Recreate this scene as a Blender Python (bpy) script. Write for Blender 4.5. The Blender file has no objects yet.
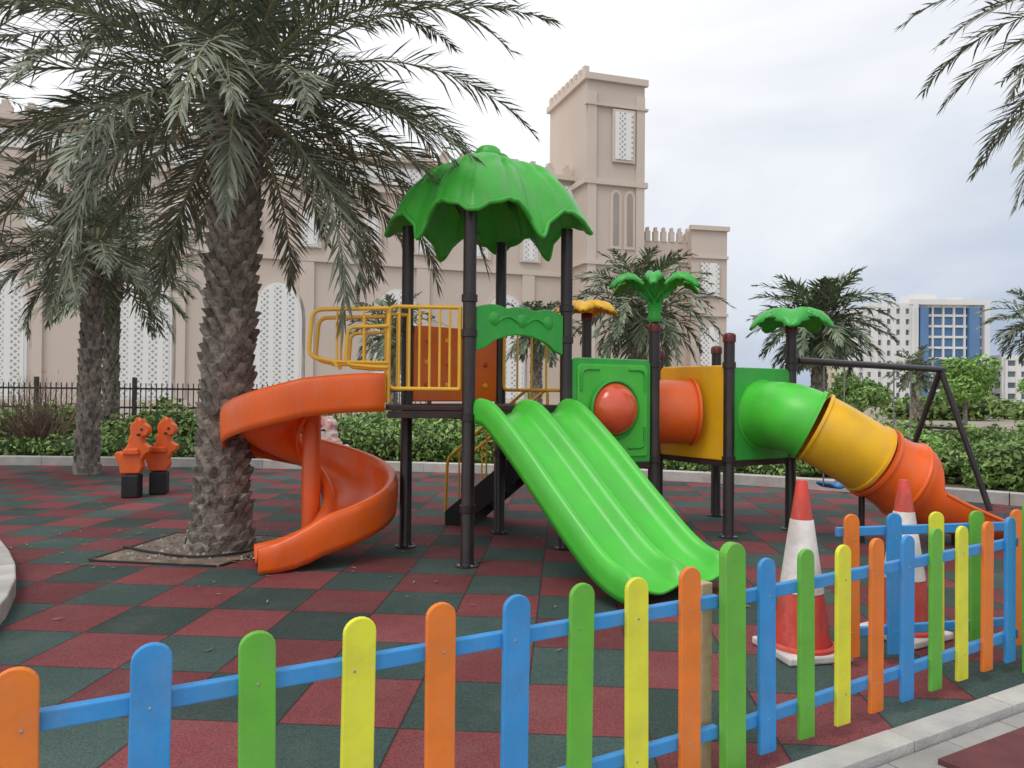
import bpy, bmesh, math, random
import numpy as np
from mathutils import Vector, Matrix
R=math.radians
random.seed(7)
sc=bpy.context.scene
COL=sc.collection
Z=Vector((0,0,1))

# ---------------------------------------------------------------- materials
def pm(name,c1,c2=None,scale=6.0,rough=.6,bump=0.0,bscale=40.0,island=0.0,spec=.5,detail=4,coat=0,rvar=0.0,dust=0.0):
    m=bpy.data.materials.new(name); m.use_nodes=True
    nt=m.node_tree; N=nt.nodes; L=nt.links
    b=N['Principled BSDF']
    b.inputs['Roughness'].default_value=rough
    b.inputs['Specular IOR Level'].default_value=spec
    if coat: b.inputs['Coat Weight'].default_value=coat; b.inputs['Coat Roughness'].default_value=.25
    tc=N.new('ShaderNodeTexCoord')
    if c2 is None: c2=tuple(v*.8 for v in c1)
    no=N.new('ShaderNodeTexNoise'); no.inputs['Scale'].default_value=scale; no.inputs['Detail'].default_value=detail
    L.new(tc.outputs['Object'],no.inputs['Vector'])
    cr=N.new('ShaderNodeValToRGB'); cr.color_ramp.elements[0].position=.35; cr.color_ramp.elements[1].position=.65
    cr.color_ramp.elements[0].color=(*c2,1); cr.color_ramp.elements[1].color=(*c1,1)
    L.new(no.outputs['Fac'],cr.inputs['Fac'])
    out=cr.outputs['Color']
    if island>0:
        g=N.new('ShaderNodeNewGeometry'); mr=N.new('ShaderNodeMapRange')
        mr.inputs['To Min'].default_value=1-island; mr.inputs['To Max'].default_value=1+island
        L.new(g.outputs['Random Per Island'],mr.inputs['Value'])
        h=N.new('ShaderNodeHueSaturation'); L.new(out,h.inputs['Color']); L.new(mr.outputs[0],h.inputs['Value'])
        out=h.outputs['Color']
    if dust>0:
        # fine dust streaks and scuffs
        mpd=N.new('ShaderNodeMapping'); mpd.inputs['Scale'].default_value=(7,7,2.2); L.new(tc.outputs['Object'],mpd.inputs['Vector'])
        nd=N.new('ShaderNodeTexNoise'); nd.inputs['Scale'].default_value=1.6; nd.inputs['Detail'].default_value=9; nd.inputs['Roughness'].default_value=.72; L.new(mpd.outputs[0],nd.inputs['Vector'])
        md_=N.new('ShaderNodeMapRange'); md_.inputs['From Min'].default_value=.47; md_.inputs['From Max'].default_value=.78; md_.inputs['To Max'].default_value=dust; L.new(nd.outputs['Fac'],md_.inputs['Value'])
        mm_=N.new('ShaderNodeMix'); mm_.data_type='RGBA'; L.new(md_.outputs[0],mm_.inputs[0]); L.new(out,mm_.inputs[6]); mm_.inputs[7].default_value=(.45,.40,.33,1)
        out=mm_.outputs[2]
    L.new(out,b.inputs['Base Color'])
    if rvar:
        mr2=N.new('ShaderNodeMapRange'); mr2.inputs['To Min'].default_value=rough-rvar; mr2.inputs['To Max'].default_value=rough+rvar
        L.new(no.outputs['Fac'],mr2.inputs['Value']); L.new(mr2.outputs[0],b.inputs['Roughness'])
    if bump>0:
        n2=N.new('ShaderNodeTexNoise'); n2.inputs['Scale'].default_value=bscale; n2.inputs['Detail'].default_value=5
        L.new(tc.outputs['Object'],n2.inputs['Vector'])
        bp=N.new('ShaderNodeBump'); bp.inputs['Strength'].default_value=bump; bp.inputs['Distance'].default_value=.02
        L.new(n2.outputs['Fac'],bp.inputs['Height']); L.new(bp.outputs[0],b.inputs['Normal'])
    return m
def plastic(name,c,rough=.34,dust=.16):
    return pm(name,c,tuple(v*.84+.014 for v in c),scale=3.5,rough=rough,bump=.04,bscale=60,rvar=.12,spec=.5,detail=8,dust=dust)

M_or=plastic('plastic_orange',(.93,.135,.008))
M_or2=plastic('plastic_orange_shade_lift',(.95,.17,.008))  # orange lightened in colour to make up for roof shade on the climbing panel
M_gr=plastic('plastic_green',(.075,.62,.045))
M_gr2=plastic('plastic_roof_green',(.055,.50,.045),.36)
M_gr3=plastic('plastic_dark_green',(.035,.45,.05))
M_ye=plastic('plastic_yellow',(.95,.52,.010))
M_red=plastic('plastic_red',(.72,.06,.02),.25)
M_yr=plastic('rail_yellow_paint',(.95,.52,.04),.45)
M_post=pm('post_brown_paint',(.034,.021,.021),(.022,.015,.016),4,.36,.05,60,dust=.06)
M_cap=pm('post_cap_maroon',(.12,.012,.012),None,6,.4)
M_dk=pm('deck_coated_steel',(.06,.025,.022),(.03,.018,.018),8,.7,.1,80)
M_blk=pm('black_plastic',(.018,.018,.02),None,8,.5)
M_met=pm('chain_metal',(.30,.30,.31),None,20,.4)
M_blueP=plastic('plastic_blue',(.02,.24,.62))
def paint(name,c):
    return pm(name,c,tuple(v*.85+.01 for v in c),scale=9,rough=.48,bump=.07,bscale=45,island=.06,detail=9,rvar=.12,dust=.14)
P_o=paint('paint_orange',(.88,.22,.022)); P_b=paint('paint_blue',(.04,.30,.70)); P_g=paint('paint_green',(.14,.50,.045)); P_y=paint('paint_yellow',(.82,.82,.05))
M_wood=pm('raw_timber',(.62,.46,.29),(.48,.34,.20),14,.75,.2,60)
M_conc=pm('concrete_kerb',(.56,.54,.51),(.43,.42,.40),5,.85,.3,50,island=.1,dust=.2)
M_pave=pm('concrete_paving',(.40,.39,.37),(.30,.29,.28),3,.85,.3,60,island=.08,dust=.25)
M_soil=pm('soil',(.27,.21,.155),(.16,.12,.09),7,.95,.8,30,detail=8)
M_ground=pm('sandy_ground',(.36,.31,.25),(.28,.24,.20),.6,.95,.4,10,detail=8)
M_bark=pm('palm_bark',(.34,.30,.255),(.16,.135,.112),12,.9,.9,45,island=.36,detail=9)
M_frond=pm('palm_frond',(.23,.255,.18),(.15,.175,.118),1.2,.48,0,10,island=.42,spec=.45)
M_frond2=pm('palm_frond_far',(.21,.26,.165),(.14,.18,.11),1.0,.55,0,10,island=.4,spec=.35)
M_rach=pm('palm_rachis',(.34,.33,.19),(.26,.24,.14),5,.6)
M_hedge=pm('hedge_leaves',(.24,.36,.10),(.12,.20,.05),1.1,.55,0,10,island=.5,spec=.35)
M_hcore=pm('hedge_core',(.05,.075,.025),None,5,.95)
M_shrub=pm('shrub_leaves',(.27,.41,.12),(.13,.24,.06),1.6,.55,0,10,island=.5,spec=.35)
M_lime=pm('bright_leaves',(.29,.48,.12),(.15,.30,.06),1.6,.55,0,10,island=.4,spec=.35)
M_dry=pm('dry_twigs',(.22,.15,.105),(.12,.08,.06),3,.9,0,10,island=.3)
M_wall=pm('beige_render',(.60,.51,.445),(.56,.475,.41),.35,.9,.12,12,detail=6)
M_wall2=pm('beige_render_trim',(.635,.55,.48),(.595,.51,.44),.5,.9,.1,12)
M_iron=pm('black_iron',(.02,.02,.022),None,8,.5)
M_white=pm('white_render',(.76,.76,.75),(.68,.68,.67),.08,.8)
M_glass=pm('blue_glass',(.07,.17,.34),(.05,.12,.24),.15,.25,spec=.6)
M_win=pm('dark_window',(.13,.16,.20),(.09,.11,.14),.2,.25,spec=.8)
M_cream=pm('cream_render',(.66,.60,.44),None,.1,.85)
M_hill=pm('hazy_rock',(.40,.44,.51),(.35,.39,.46),.01,1)  # distance haze is put into the rock colour

def rubber():
    m=bpy.data.materials.new('rubber_tiles'); m.use_nodes=True
    nt=m.node_tree;N=nt.nodes;L=nt.links;b=N['Principled BSDF']
    def math_(op,a,bv=None,clamp=False):
        n=N.new('ShaderNodeMath'); n.operation=op; n.use_clamp=clamp
        for i,v in enumerate((a,bv)):
            if v is None: continue
            if isinstance(v,(int,float)): n.inputs[i].default_value=v
            else: L.new(v,n.inputs[i])
        return n.outputs[0]
    tc=N.new('ShaderNodeTexCoord'); mp=N.new('ShaderNodeMapping'); mp.inputs['Rotation'].default_value=(0,0,R(4)); mp.inputs['Scale'].default_value=(1.82,1.82,1.82)
    mp.inputs['Location'].default_value=(.3,.1,0)
    L.new(tc.outputs['Object'],mp.inputs['Vector'])
    s=N.new('ShaderNodeSeparateXYZ'); L.new(mp.outputs[0],s.inputs[0])
    x,y=s.outputs[0],s.outputs[1]
    fx=math_('FLOOR',x); fy=math_('FLOOR',y)
    md=math_('FLOORED_MODULO',math_('ADD',fx,fy),2.0)
    cb=N.new('ShaderNodeCombineXYZ'); L.new(fx,cb.inputs[0]); L.new(fy,cb.inputs[1])
    wn=N.new('ShaderNodeTexWhiteNoise'); wn.noise_dimensions='3D'; L.new(cb.outputs[0],wn.inputs['Vector'])
    mx=N.new('ShaderNodeMix'); mx.data_type='RGBA'
    mx.inputs[6].default_value=(.180,.046,.050,1); mx.inputs[7].default_value=(.046,.078,.070,1)
    L.new(md,mx.inputs[0])
    mr=N.new('ShaderNodeMapRange'); mr.inputs['To Min'].default_value=.74; mr.inputs['To Max'].default_value=1.26; L.new(wn.outputs['Value'],mr.inputs['Value'])
    n1=N.new('ShaderNodeTexNoise'); n1.inputs['Scale'].default_value=.9; n1.inputs['Detail'].default_value=6; L.new(tc.outputs['Object'],n1.inputs['Vector'])
    mr1=N.new('ShaderNodeMapRange'); mr1.inputs['From Min'].default_value=.3; mr1.inputs['From Max'].default_value=.7; mr1.inputs['To Min'].default_value=.80; mr1.inputs['To Max'].default_value=1.2; L.new(n1.outputs['Fac'],mr1.inputs['Value'])
    n2=N.new('ShaderNodeTexNoise'); n2.inputs['Scale'].default_value=130; n2.inputs['Detail'].default_value=3; L.new(tc.outputs['Object'],n2.inputs['Vector'])
    mr2=N.new('ShaderNodeMapRange'); mr2.inputs['From Min'].default_value=.3; mr2.inputs['From Max'].default_value=.7; mr2.inputs['To Min'].default_value=.55; mr2.inputs['To Max'].default_value=1.45; L.new(n2.outputs['Fac'],mr2.inputs['Value'])
    v=math_('MULTIPLY',math_('MULTIPLY',mr.outputs[0],mr1.outputs[0]),mr2.outputs[0])
    ex=math_('ABSOLUTE',math_('SUBTRACT',math_('FRACT',x),.5)); ey=math_('ABSOLUTE',math_('SUBTRACT',math_('FRACT',y),.5))
    e=math_('MAXIMUM',ex,ey); seam=math_('GREATER_THAN',e,.490)
    v2=math_('MULTIPLY',v,math_('SUBTRACT',1.0,math_('MULTIPLY',seam,.55)))
    h=N.new('ShaderNodeHueSaturation'); L.new(mx.outputs[2],h.inputs['Color']); L.new(v2,h.inputs['Value'])
    n3=N.new('ShaderNodeTexNoise'); n3.inputs['Scale'].default_value=2.2; n3.inputs['Detail'].default_value=9; n3.inputs['Roughness'].default_value=.7; L.new(tc.outputs['Object'],n3.inputs['Vector'])
    mr3=N.new('ShaderNodeMapRange'); mr3.inputs['From Min'].default_value=.50; mr3.inputs['From Max'].default_value=.78; mr3.inputs['To Max'].default_value=.22; L.new(n3.outputs['Fac'],mr3.inputs['Value'])
    md2=N.new('ShaderNodeMix'); md2.data_type='RGBA'; L.new(mr3.outputs[0],md2.inputs[0]); L.new(h.outputs[0],md2.inputs[6]); md2.inputs[7].default_value=(.22,.18,.165,1)
    L.new(md2.outputs[2],b.inputs['Base Color']); b.inputs['Roughness'].default_value=.8; b.inputs['Specular IOR Level'].default_value=.3
    bp=N.new('ShaderNodeBump'); bp.inputs['Strength'].default_value=.5; bp.inputs['Distance'].default_value=.006
    L.new(math_('SUBTRACT',n2.outputs['Fac'],math_('MULTIPLY',seam,2.0)),bp.inputs['Height']); L.new(bp.outputs[0],b.inputs['Normal'])
    return m
M_rub=rubber()
def lattice():
    m=bpy.data.materials.new('lattice_screen'); m.use_nodes=True
    nt=m.node_tree;N=nt.nodes;L=nt.links;b=N['Principled BSDF']
    tc=N.new('ShaderNodeTexCoord'); mp=N.new('ShaderNodeMapping'); mp.inputs['Rotation'].default_value=(0,R(45),0); mp.inputs['Scale'].default_value=(5.0,5.0,5.0)
    L.new(tc.outputs['Object'],mp.inputs['Vector'])
    v=N.new('ShaderNodeTexVoronoi'); v.inputs['Scale'].default_value=1.0; v.inputs['Randomness'].default_value=0; v.distance='CHEBYCHEV'
    L.new(mp.outputs[0],v.inputs['Vector'])
    cr=N.new('ShaderNodeValToRGB'); cr.color_ramp.elements[0].position=.24; cr.color_ramp.elements[1].position=.34
    cr.color_ramp.elements[0].color=(.36,.37,.37,1); cr.color_ramp.elements[1].color=(.80,.80,.78,1)
    L.new(v.outputs['Distance'],cr.inputs['Fac']); L.new(cr.outputs[0],b.inputs['Base Color']); b.inputs['Roughness'].default_value=.8
    return m
M_lat=lattice()

# ---------------------------------------------------------------- helpers
def setpar(o,p):
    if p is not None:
        o.parent=p; o.matrix_parent_inverse=Matrix.Translation(-Vector(p.location))
def empty(name,loc=(0,0,0)):
    e=bpy.data.objects.new(name,None); e.location=loc; e.empty_display_size=.2; COL.objects.link(e); return e
def mobj(name,V,F,mat,parent=None,smooth=False,fix=False):
    me=bpy.data.meshes.new(name); me.from_pydata([tuple(v) for v in V],[],F)
    me.materials.append(mat)
    if fix:
        bm=bmesh.new(); bm.from_mesh(me); bmesh.ops.recalc_face_normals(bm,faces=bm.faces); bm.to_mesh(me); bm.free()
    if smooth: me.polygons.foreach_set('use_smooth',[True]*len(me.polygons))
    me.update()
    o=bpy.data.objects.new(name,me); COL.objects.link(o); setpar(o,parent); return o
def bevel(o,w,seg=2):
    b=o.modifiers.new('bevel','BEVEL'); b.width=w; b.segments=seg; b.limit_method='ANGLE'; b.angle_limit=R(35)
    return o
def boxes(name,items,mat,parent=None,bev=0):
    V=[];F=[]
    for it in items:
        cx,cy,cz,sx,sy,sz=it[:6]; r=it[6] if len(it)>6 else 0
        c,s=math.cos(r),math.sin(r); b=len(V)
        for dz in (-.5,.5):
            for dx,dy in ((-.5,-.5),(.5,-.5),(.5,.5),(-.5,.5)):
                x,y=dx*sx,dy*sy; V.append((cx+x*c-y*s,cy+x*s+y*c,cz+dz*sz))
        F+=[(b+3,b+2,b+1,b),(b+4,b+5,b+6,b+7),(b,b+1,b+5,b+4),(b+1,b+2,b+6,b+5),(b+2,b+3,b+7,b+6),(b+3,b,b+4,b+7)]
    o=mobj(name,V,F,mat,parent)
    if bev: bevel(o,bev)
    return o
def prism(name,outline,o,u,n,t,mat,parent=None,bev=0,v=Z):
    o=Vector(o);u=Vector(u).normalized();n=Vector(n).normalized();v=Vector(v)
    k=len(outline);V=[]
    for sg in (.5,-.5):
        for a,b in outline: V.append(o+u*a+v*b+n*t*sg)
    F=[list(range(k)),list(range(2*k-1,k-1,-1))]
    for i in range(k): j=(i+1)%k; F.append((i,i+k,j+k,j))
    ob=mobj(name,V,F,mat,parent,fix=True)
    if bev: bevel(ob,bev)
    return ob
def slab(name,pts,z0,z1,mat,parent=None,bev=0):
    return prism(name,[(p[0],p[1]) for p in pts],(0,0,(z0+z1)/2),(1,0,0),(0,0,1),z1-z0,mat,parent,bev,v=Vector((0,1,0)))
def sheet(name,pts,z,mat,parent=None):
    return mobj(name,[(p[0],p[1],z) for p in pts],[list(range(len(pts)))],mat,parent)
def fillet(pts,r=.06,n=5):
    P=[Vector(p) for p in pts]; out=[P[0]]
    for i in range(1,len(P)-1):
        a,b,c=P[i-1],P[i],P[i+1]
        d1=(a-b);d2=(c-b); rr=min(r,d1.length*.49,d2.length*.49)
        p1=b+d1.normalized()*rr;p2=b+d2.normalized()*rr
        for k in range(n+1):
            t=k/n; out.append(p1*(1-t)**2+b*2*t*(1-t)+p2*t*t)
    out.append(P[-1]); return out
def rail(name,pts,r,mat,parent=None,cyc=False,rad=None):
    if rad: pts=fillet(pts,rad)
    cu=bpy.data.curves.new(name,'CURVE'); cu.dimensions='3D'; cu.bevel_depth=r; cu.bevel_resolution=3; cu.use_fill_caps=True
    s=cu.splines.new('POLY'); s.points.add(len(pts)-1)
    for i,p in enumerate(pts): s.points[i].co=(p[0],p[1],p[2],1)
    s.use_cyclic_u=cyc; s.use_smooth=True
    cu.materials.append(mat); o=bpy.data.objects.new(name,cu); COL.objects.link(o); setpar(o,parent); return o
def catmull(P,n=8):
    P=[Vector(p) for p in P]; Q=[P[0]*2-P[1]]+P+[P[-1]*2-P[-2]]; out=[]
    for i in range(1,len(Q)-2):
        for k in range(n):
            t=k/n; a,b,c,d=Q[i-1],Q[i],Q[i+1],Q[i+2]
            out.append(.5*((2*b)+(c-a)*t+(2*a-5*b+4*c-d)*t*t+(3*b-a-3*c+d)*t**3))
    out.append(P[-1]); return out
def frames(path,flat_up=False):
    fr=[]
    for i,p in enumerate(path):
        T=(path[min(i+1,len(path)-1)]-path[max(i-1,0)]).normalized()
        S=T.cross(Z).normalized(); U=Z.copy() if flat_up else S.cross(T).normalized()
        fr.append((p,S,U))
    return fr
def sweep(name,fr,prof,mat,parent=None,closed=False,solid=.018,off=0):
    V=[];F=[];n=len(fr)
    for i,(p,S,U) in enumerate(fr):
        pr=prof(i/(n-1)) if callable(prof) else prof
        k=len(pr)
        for a,b in pr: V.append(p+S*a+U*b)
    for i in range(n-1):
        for j in range(k if closed else k-1):
            j2=(j+1)%k; F.append((i*k+j,i*k+j2,(i+1)*k+j2,(i+1)*k+j))
    o=mobj(name,V,F,mat,parent,smooth=True)
    if solid:
        s=o.modifiers.new('solid','SOLIDIFY'); s.thickness=solid; s.offset=off
    return o
def smoothprof(pts,n=4): return [(p.x,p.y) for p in catmull([Vector((a,b,0)) for a,b in pts],n)]
def lathe(name,prof,loc,mat,parent=None,seg=36,axis=None):
    V=[];F=[];k=len(prof); loc=Vector(loc)
    if axis is None: q=Matrix.Identity(3)
    else: q=Z.rotation_difference(Vector(axis)).to_matrix()
    for i in range(seg):
        a=2*math.pi*i/seg
        for r,z in prof: V.append(loc+q@Vector((r*math.cos(a),r*math.sin(a),z)))
    for i in range(seg):
        i2=(i+1)%seg
        for j in range(k-1): F.append((i*k+j,i2*k+j,i2*k+j+1,i*k+j+1))
    o=mobj(name,V,F,mat,parent,smooth=True)
    e=o.modifiers.new('es','EDGE_SPLIT'); e.split_angle=R(50)
    return o
def cyl(name,p1,p2,r,mat,parent=None,seg=20):
    p1=Vector(p1);p2=Vector(p2);h=(p2-p1).length
    return lathe(name,[(0,0),(r,0),(r,h),(0,h)],p1,mat,parent,seg,axis=p2-p1)

# ---------------------------------------------------------------- world / light
w=bpy.data.worlds.new('World'); sc.world=w; w.use_nodes=True
nt=w.node_tree;N=nt.nodes;L=nt.links
bg=N['Background']; bg.inputs['Strength'].default_value=.14
sky=N.new('ShaderNodeTexSky'); sky.sky_type='NISHITA'; sky.sun_disc=False; sky.sun_elevation=R(58); sky.sun_rotation=R(215); sky.dust_density=3
tc=N.new('ShaderNodeTexCoord')
mp=N.new('ShaderNodeMapping'); mp.inputs['Scale'].default_value=(1.2,1.2,3.2); L.new(tc.outputs['Generated'],mp.inputs['Vector'])
no=N.new('ShaderNodeTexNoise'); no.inputs['Scale'].default_value=1.5; no.inputs['Detail'].default_value=7; no.inputs['Roughness'].default_value=.5; no.inputs['Distortion'].default_value=.4
L.new(mp.outputs[0],no.inputs['Vector'])
sp=N.new('ShaderNodeSeparateXYZ'); L.new(tc.outputs['Generated'],sp.inputs[0])
def wm(op,a,b):
    n=N.new('ShaderNodeMath'); n.operation=op
    for i,v in enumerate((a,b)):
        if isinstance(v,(int,float)): n.inputs[i].default_value=v
        else: L.new(v,n.inputs[i])
    return n.outputs[0]
f=wm('ADD',wm('MULTIPLY',no.outputs['Fac'],.95),wm('ADD',wm('MULTIPLY',sp.outputs[2],.95),wm('MULTIPLY',sp.outputs[0],-.50)))
cr=N.new('ShaderNodeValToRGB'); L.new(f,cr.inputs['Fac'])
cr.color_ramp.elements[0].position=.22; cr.color_ramp.elements[0].color=(.36,.43,.55,1)
cr.color_ramp.elements[1].position=.80; cr.color_ramp.elements[1].color=(.87,.875,.89,1)
e=cr.color_ramp.elements.new(.50); e.color=(.62,.66,.73,1)
vm=N.new('ShaderNodeVectorMath'); vm.operation='SCALE'; vm.inputs['Scale'].default_value=8.7; L.new(cr.outputs[0],vm.inputs[0])
mx=N.new('ShaderNodeMix'); mx.data_type='RGBA'; mx.inputs[0].default_value=.95; L.new(sky.outputs[0],mx.inputs[6]); L.new(vm.outputs[0],mx.inputs[7]); L.new(mx.outputs[2],bg.inputs['Color'])
sd=bpy.data.lights.new('sun','SUN'); sd.energy=1.2; sd.angle=R(25); sd.color=(1,.965,.92)
so=bpy.data.objects.new('sun',sd); COL.objects.link(so)
az=R(215); el=R(58); d=Vector((math.sin(az)*math.cos(el),math.cos(az)*math.cos(el),math.sin(el)))
so.rotation_euler=(-d).to_track_quat('-Z','Y').to_euler(); so.location=(0,-5,20)
sc.view_settings.view_transform='Standard'; sc.view_settings.look='None'; sc.view_settings.exposure=0

# ---------------------------------------------------------------- camera
cam=bpy.data.cameras.new('camera'); cam.lens=26; cam.sensor_width=36; cam.clip_end=4000; cam.clip_start=.05
co=bpy.data.objects.new('camera',cam); COL.objects.link(co); sc.camera=co
co.matrix_world=Matrix.Translation((0,0,1.5))@Matrix.Rotation(R(90.62),4,'X')@Matrix.Rotation(R(.5),4,'Z')

# ---------------------------------------------------------------- ground
sheet('ground',[(-1500,-300),(1500,-300),(1500,2500),(-1500,2500)],0,M_ground)
sheet('paving',[(-6,-4),(16,-4),(16,11),(-3.0,.62),(-6,-1)],.004,pm('paving_joint',(.16,.15,.14),None,9,.95))
back=[(10.0,7.85),(9.4,8.5),(8.4,9.25),(6.9,10.25),(4.7,11.8),(2.2,12.95),(-1,13.7),(-4,14.1),(-8,14.35),(-14,14.4),(-22,14.4)]
left=[(-22,11.5),(-9,9.7),(-6.5,8.5),(-5.0,7.0),(-3.9,5.7),(-3.3,4.7),(-3.0,3.8),(-2.92,2.6),(-2.98,1.5),(-3.1,.70)]
sheet('playground_surface',[(-3.0,.58)]+back+left[:-1],.010,M_rub)
sheet('planting_bed',[(30,7),(30,13),(14,19),(-24,19),(-24,14.5)]+[(p[0],p[1]) for p in back[::-1]],.006,M_soil)
sheet('footpath',[(-22,11.4)]+left[1:]+[(-6,-1),(-22,-1)],.007,M_pave)
def kerb(name,pts,wd,h,blk=.9,z0=0):
    P=catmull([Vector((a,b,0)) for a,b in pts],10); items=[]
    dist=0;acc=[P[0]]
    for i in range(1,len(P)):
        dist+=(P[i]-P[i-1]).length
        if dist>=blk: acc.append(P[i]); dist=0
    acc.append(P[-1])
    for a,b in zip(acc[:-1],acc[1:]):
        m=(a+b)/2;d=b-a; items.append((m.x,m.y,z0+h/2,d.length-.008,wd,h+random.uniform(-.004,.004),math.atan2(d.y,d.x)))
    return boxes(name,items,M_conc,None,.012)
kerb('kerb',back,.26,.17)
kerb('kerb',left,.16,.14,.5)
fd=Vector((.874,.486,0)); fn=Vector((.486,-.874,0))
f0=Vector((-1.17,1.77,0))
a=f0-fd*2.1+fn*.17; b=f0+fd*12.9+fn*.17
kerb('kerb',[(a.x+(b.x-a.x)*k/14,a.y+(b.y-a.y)*k/14) for k in range(15)],.12,.06,.75)
fr_=math.atan2(fd.y,fd.x); it=[]
for i in range(-3,34):
    for j in range(6):
        c=f0+fd*(i*.405-.9)+fn*(.24+.2+j*.405); it.append((c.x,c.y,.013,.397,.397,.016+random.uniform(0,.003),fr_))
boxes('paving_slabs',it,M_pave,None,.004)
slab('rubber_mat',[(1.72,2.98),(2.72,3.52),(3.30,2.62),(2.36,2.1)],.024,.045,pm('rubber_mat_maroon',(.17,.05,.052),(.12,.036,.04),5,.85,.4,120))

# ---------------------------------------------------------------- fence
def picket_outline(w_,z0,z1):
    pts=[(-w_/2,z0),(w_/2,z0)]
    r=w_/2
    for k in range(11):
        a_=math.pi*k/10; pts.append((r*math.cos(a_),z1-r*.9+r*.9*math.sin(a_)))
    return pts
def picket(par,p,u,n,w_,z0,z1,m,t=.02):
    tilt=random.uniform(-.012,.012)
    o=prism('picket',[(x+tilt*z,z) for x,z in picket_outline(w_,z0,z1)],(p[0],p[1],0),u,n,t,m,par,.004)
    for zz in (.20,.70):
        if t<.03:
            q=Vector((p[0],p[1],zz+random.uniform(-.008,.008)))+Vector(u)*random.uniform(-.01,.01)+Vector(n)*(t/2)
            lathe('screw',[(0,.002),(.0035,.0015),(.0045,0)],q,M_met,par,10,axis=n)
    return o
cols=[P_o,P_b,P_g,P_y]
fence=empty('picket_fence',(0.7,2.8,0))
q0=Vector((-1.17,1.77,0));q1=Vector((.66,2.79,0));q2=Vector((1.018,2.99,0));q3=Vector((2.68,4.02,0))
st1=(q1-q0)/8; st2=(q3-q2)/8
for k in range(-3,9):
    p=q0+st1*k+fd*(.036*math.sin(math.pi*k/8)); picket(fence,p+fn*.026,fd,fn,.096,.06,.85+random.uniform(-.008,.008),cols[k%4])
for k in range(9):
    p=q2+st2*k; picket(fence,p+fn*.026,fd,fn,.088,.07,.85+random.uniform(-.008,.008),[P_b,P_g,P_y,P_o][k%4])
def frail(par,a_,b_,z,m,h=.05,t=.03):
    d=b_-a_; mid=(a_+b_)/2
    return boxes('rail',[(mid.x,mid.y,z,d.length,t,h,math.atan2(d.y,d.x))],m,par,.005)
for z in (.70,.20):
    frail(fence,q0-st1*3.4,q1+st1*.6,z,P_b); frail(fence,q2-st2*.55,q3+st2*.5,z,P_b)
pc=(q1+q2)/2+fn*.043
picket(fence,pc,fd,fn,.105,.02,.93,P_g,.04)
wp=(q1*.62+q2*.38)-fn*.06
boxes('timber_post',[(wp.x-.01,wp.y,.39,.055,.055,.74,R(29))],M_wood,fence,.004)
gp=q3+fd*.17-Vector((0,.1,0))
picket(fence,gp,fd,fn,.13,.01,.95,P_g,.06)
q4=q3+fd*1.5
picket(fence,q4-fd*.2,fd,fn,.13,.01,.95,P_g,.06)
for k in range(16):
    picket(fence,q4+st2*k+fn*.026,fd,fn,.09,.07,.85,[P_b,P_g,P_y,P_o][k%4])
for z in (.70,.20): frail(fence,q4-st2*.5,q4+st2*15.5,z,P_b)
gate=empty('fence_gate',(2.2,4.1,0))
ga=Vector((1.86,4.07,0)); gs=Vector((.262,.055,0)); gu=gs.normalized(); gn=Vector((gu.y,-gu.x,0))
for k,m in enumerate([P_o,P_b,P_y,P_g,P_o]):
    picket(gate,ga+gs*k+gn*.026,gu,gn,.09,.07,.85,m)
for z in (.75,.20): frail(gate,ga-gs*.3,ga+gs*4.3,z,P_b)

# ---------------------------------------------------------------- cones
M_cw=pm('cone_white',(.78,.75,.73),(.50,.46,.44),7,.6,.15,40,detail=10,dust=.4); M_cr=pm('cone_red',(.68,.06,.04),(.50,.06,.045),9,.55,.12,40,detail=9,dust=.35)
def cone(x,y,rot,h=1.0):
    e=empty('traffic_cone',(x,y,0)); rb,rt=.165,.030
    R_=lambda z:rb+(rt-rb)*(z-.05)/(h-.05)
    boxes('base',[(x,y,.036,.40,.40,.045,rot)],M_cw,e,.012)
    lathe('skirt',[(.190,.055),(.188,.075),(.170,.085),(.16,.06)],(x,y,0),M_cr,e)
    lathe('lower_band',[(R_(.05),.05),(R_(.37),.37)],(x,y,0),M_cr,e)
    lathe('reflective_band',[(R_(.37),.37),(R_(.37)+.003,.372),(R_(.78)+.003,.78),(R_(.78),.782)],(x,y,0),M_cw,e)
    lathe('tip',[(R_(.782),.782),(R_(h),h),(R_(h)-.004,h+.006),(.0,h+.006)],(x,y,0),M_cr,e)
cone(1.68,4.28,R(12)); cone(2.44,4.60,R(30),.97)

# ---------------------------------------------------------------- play structure
PS=empty('playground_play_structure',(0,7,0))
A=Vector((-.37,6.33,0));e1=Vector((.77,.64,0)).normalized();e2=Vector((-.64,.77,0)).normalized()
B=A+e1*1.15;C=A+e2*1.0;D=B+e2*1.0
Fp=Vector((1.46,7.60,0));Mp=Vector((.86,8.55,0))
G=Vector((2.26,7.70,0));H=Vector((3.09,8.19,0));I=Vector((2.50,9.05,0));K=Vector((1.70,8.58,0))
def post(p,zt,name='post',cap=True,bands=(1.3,)):
    r=.057
    lathe(name,[(.10,.010),(.10,.022),(.065,.026),(r,.05),(r,zt-.02)],(p.x,p.y,0),M_post,PS,28)
    for k in range(4):
        a_=k*math.pi/2+.6; lathe(name+'_bolt',[(.012,.0),(.012,.012),(0,.014)],(p.x+.08*math.cos(a_),p.y+.08*math.sin(a_),.022),M_met,PS,8)
    if cap: lathe(name+'_cap',[(r+.010,zt-.09),(r+.010,zt-.02),(r*.9,zt+.0),(0,zt+.01)],(p.x,p.y,0),M_cap,PS,28)
    for z in bands: lathe(name+'_collar',[(r,z-.035),(r+.012,z-.03),(r+.012,z+.03),(r,z+.035)],(p.x,p.y,0),M_post,PS,28)
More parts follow.
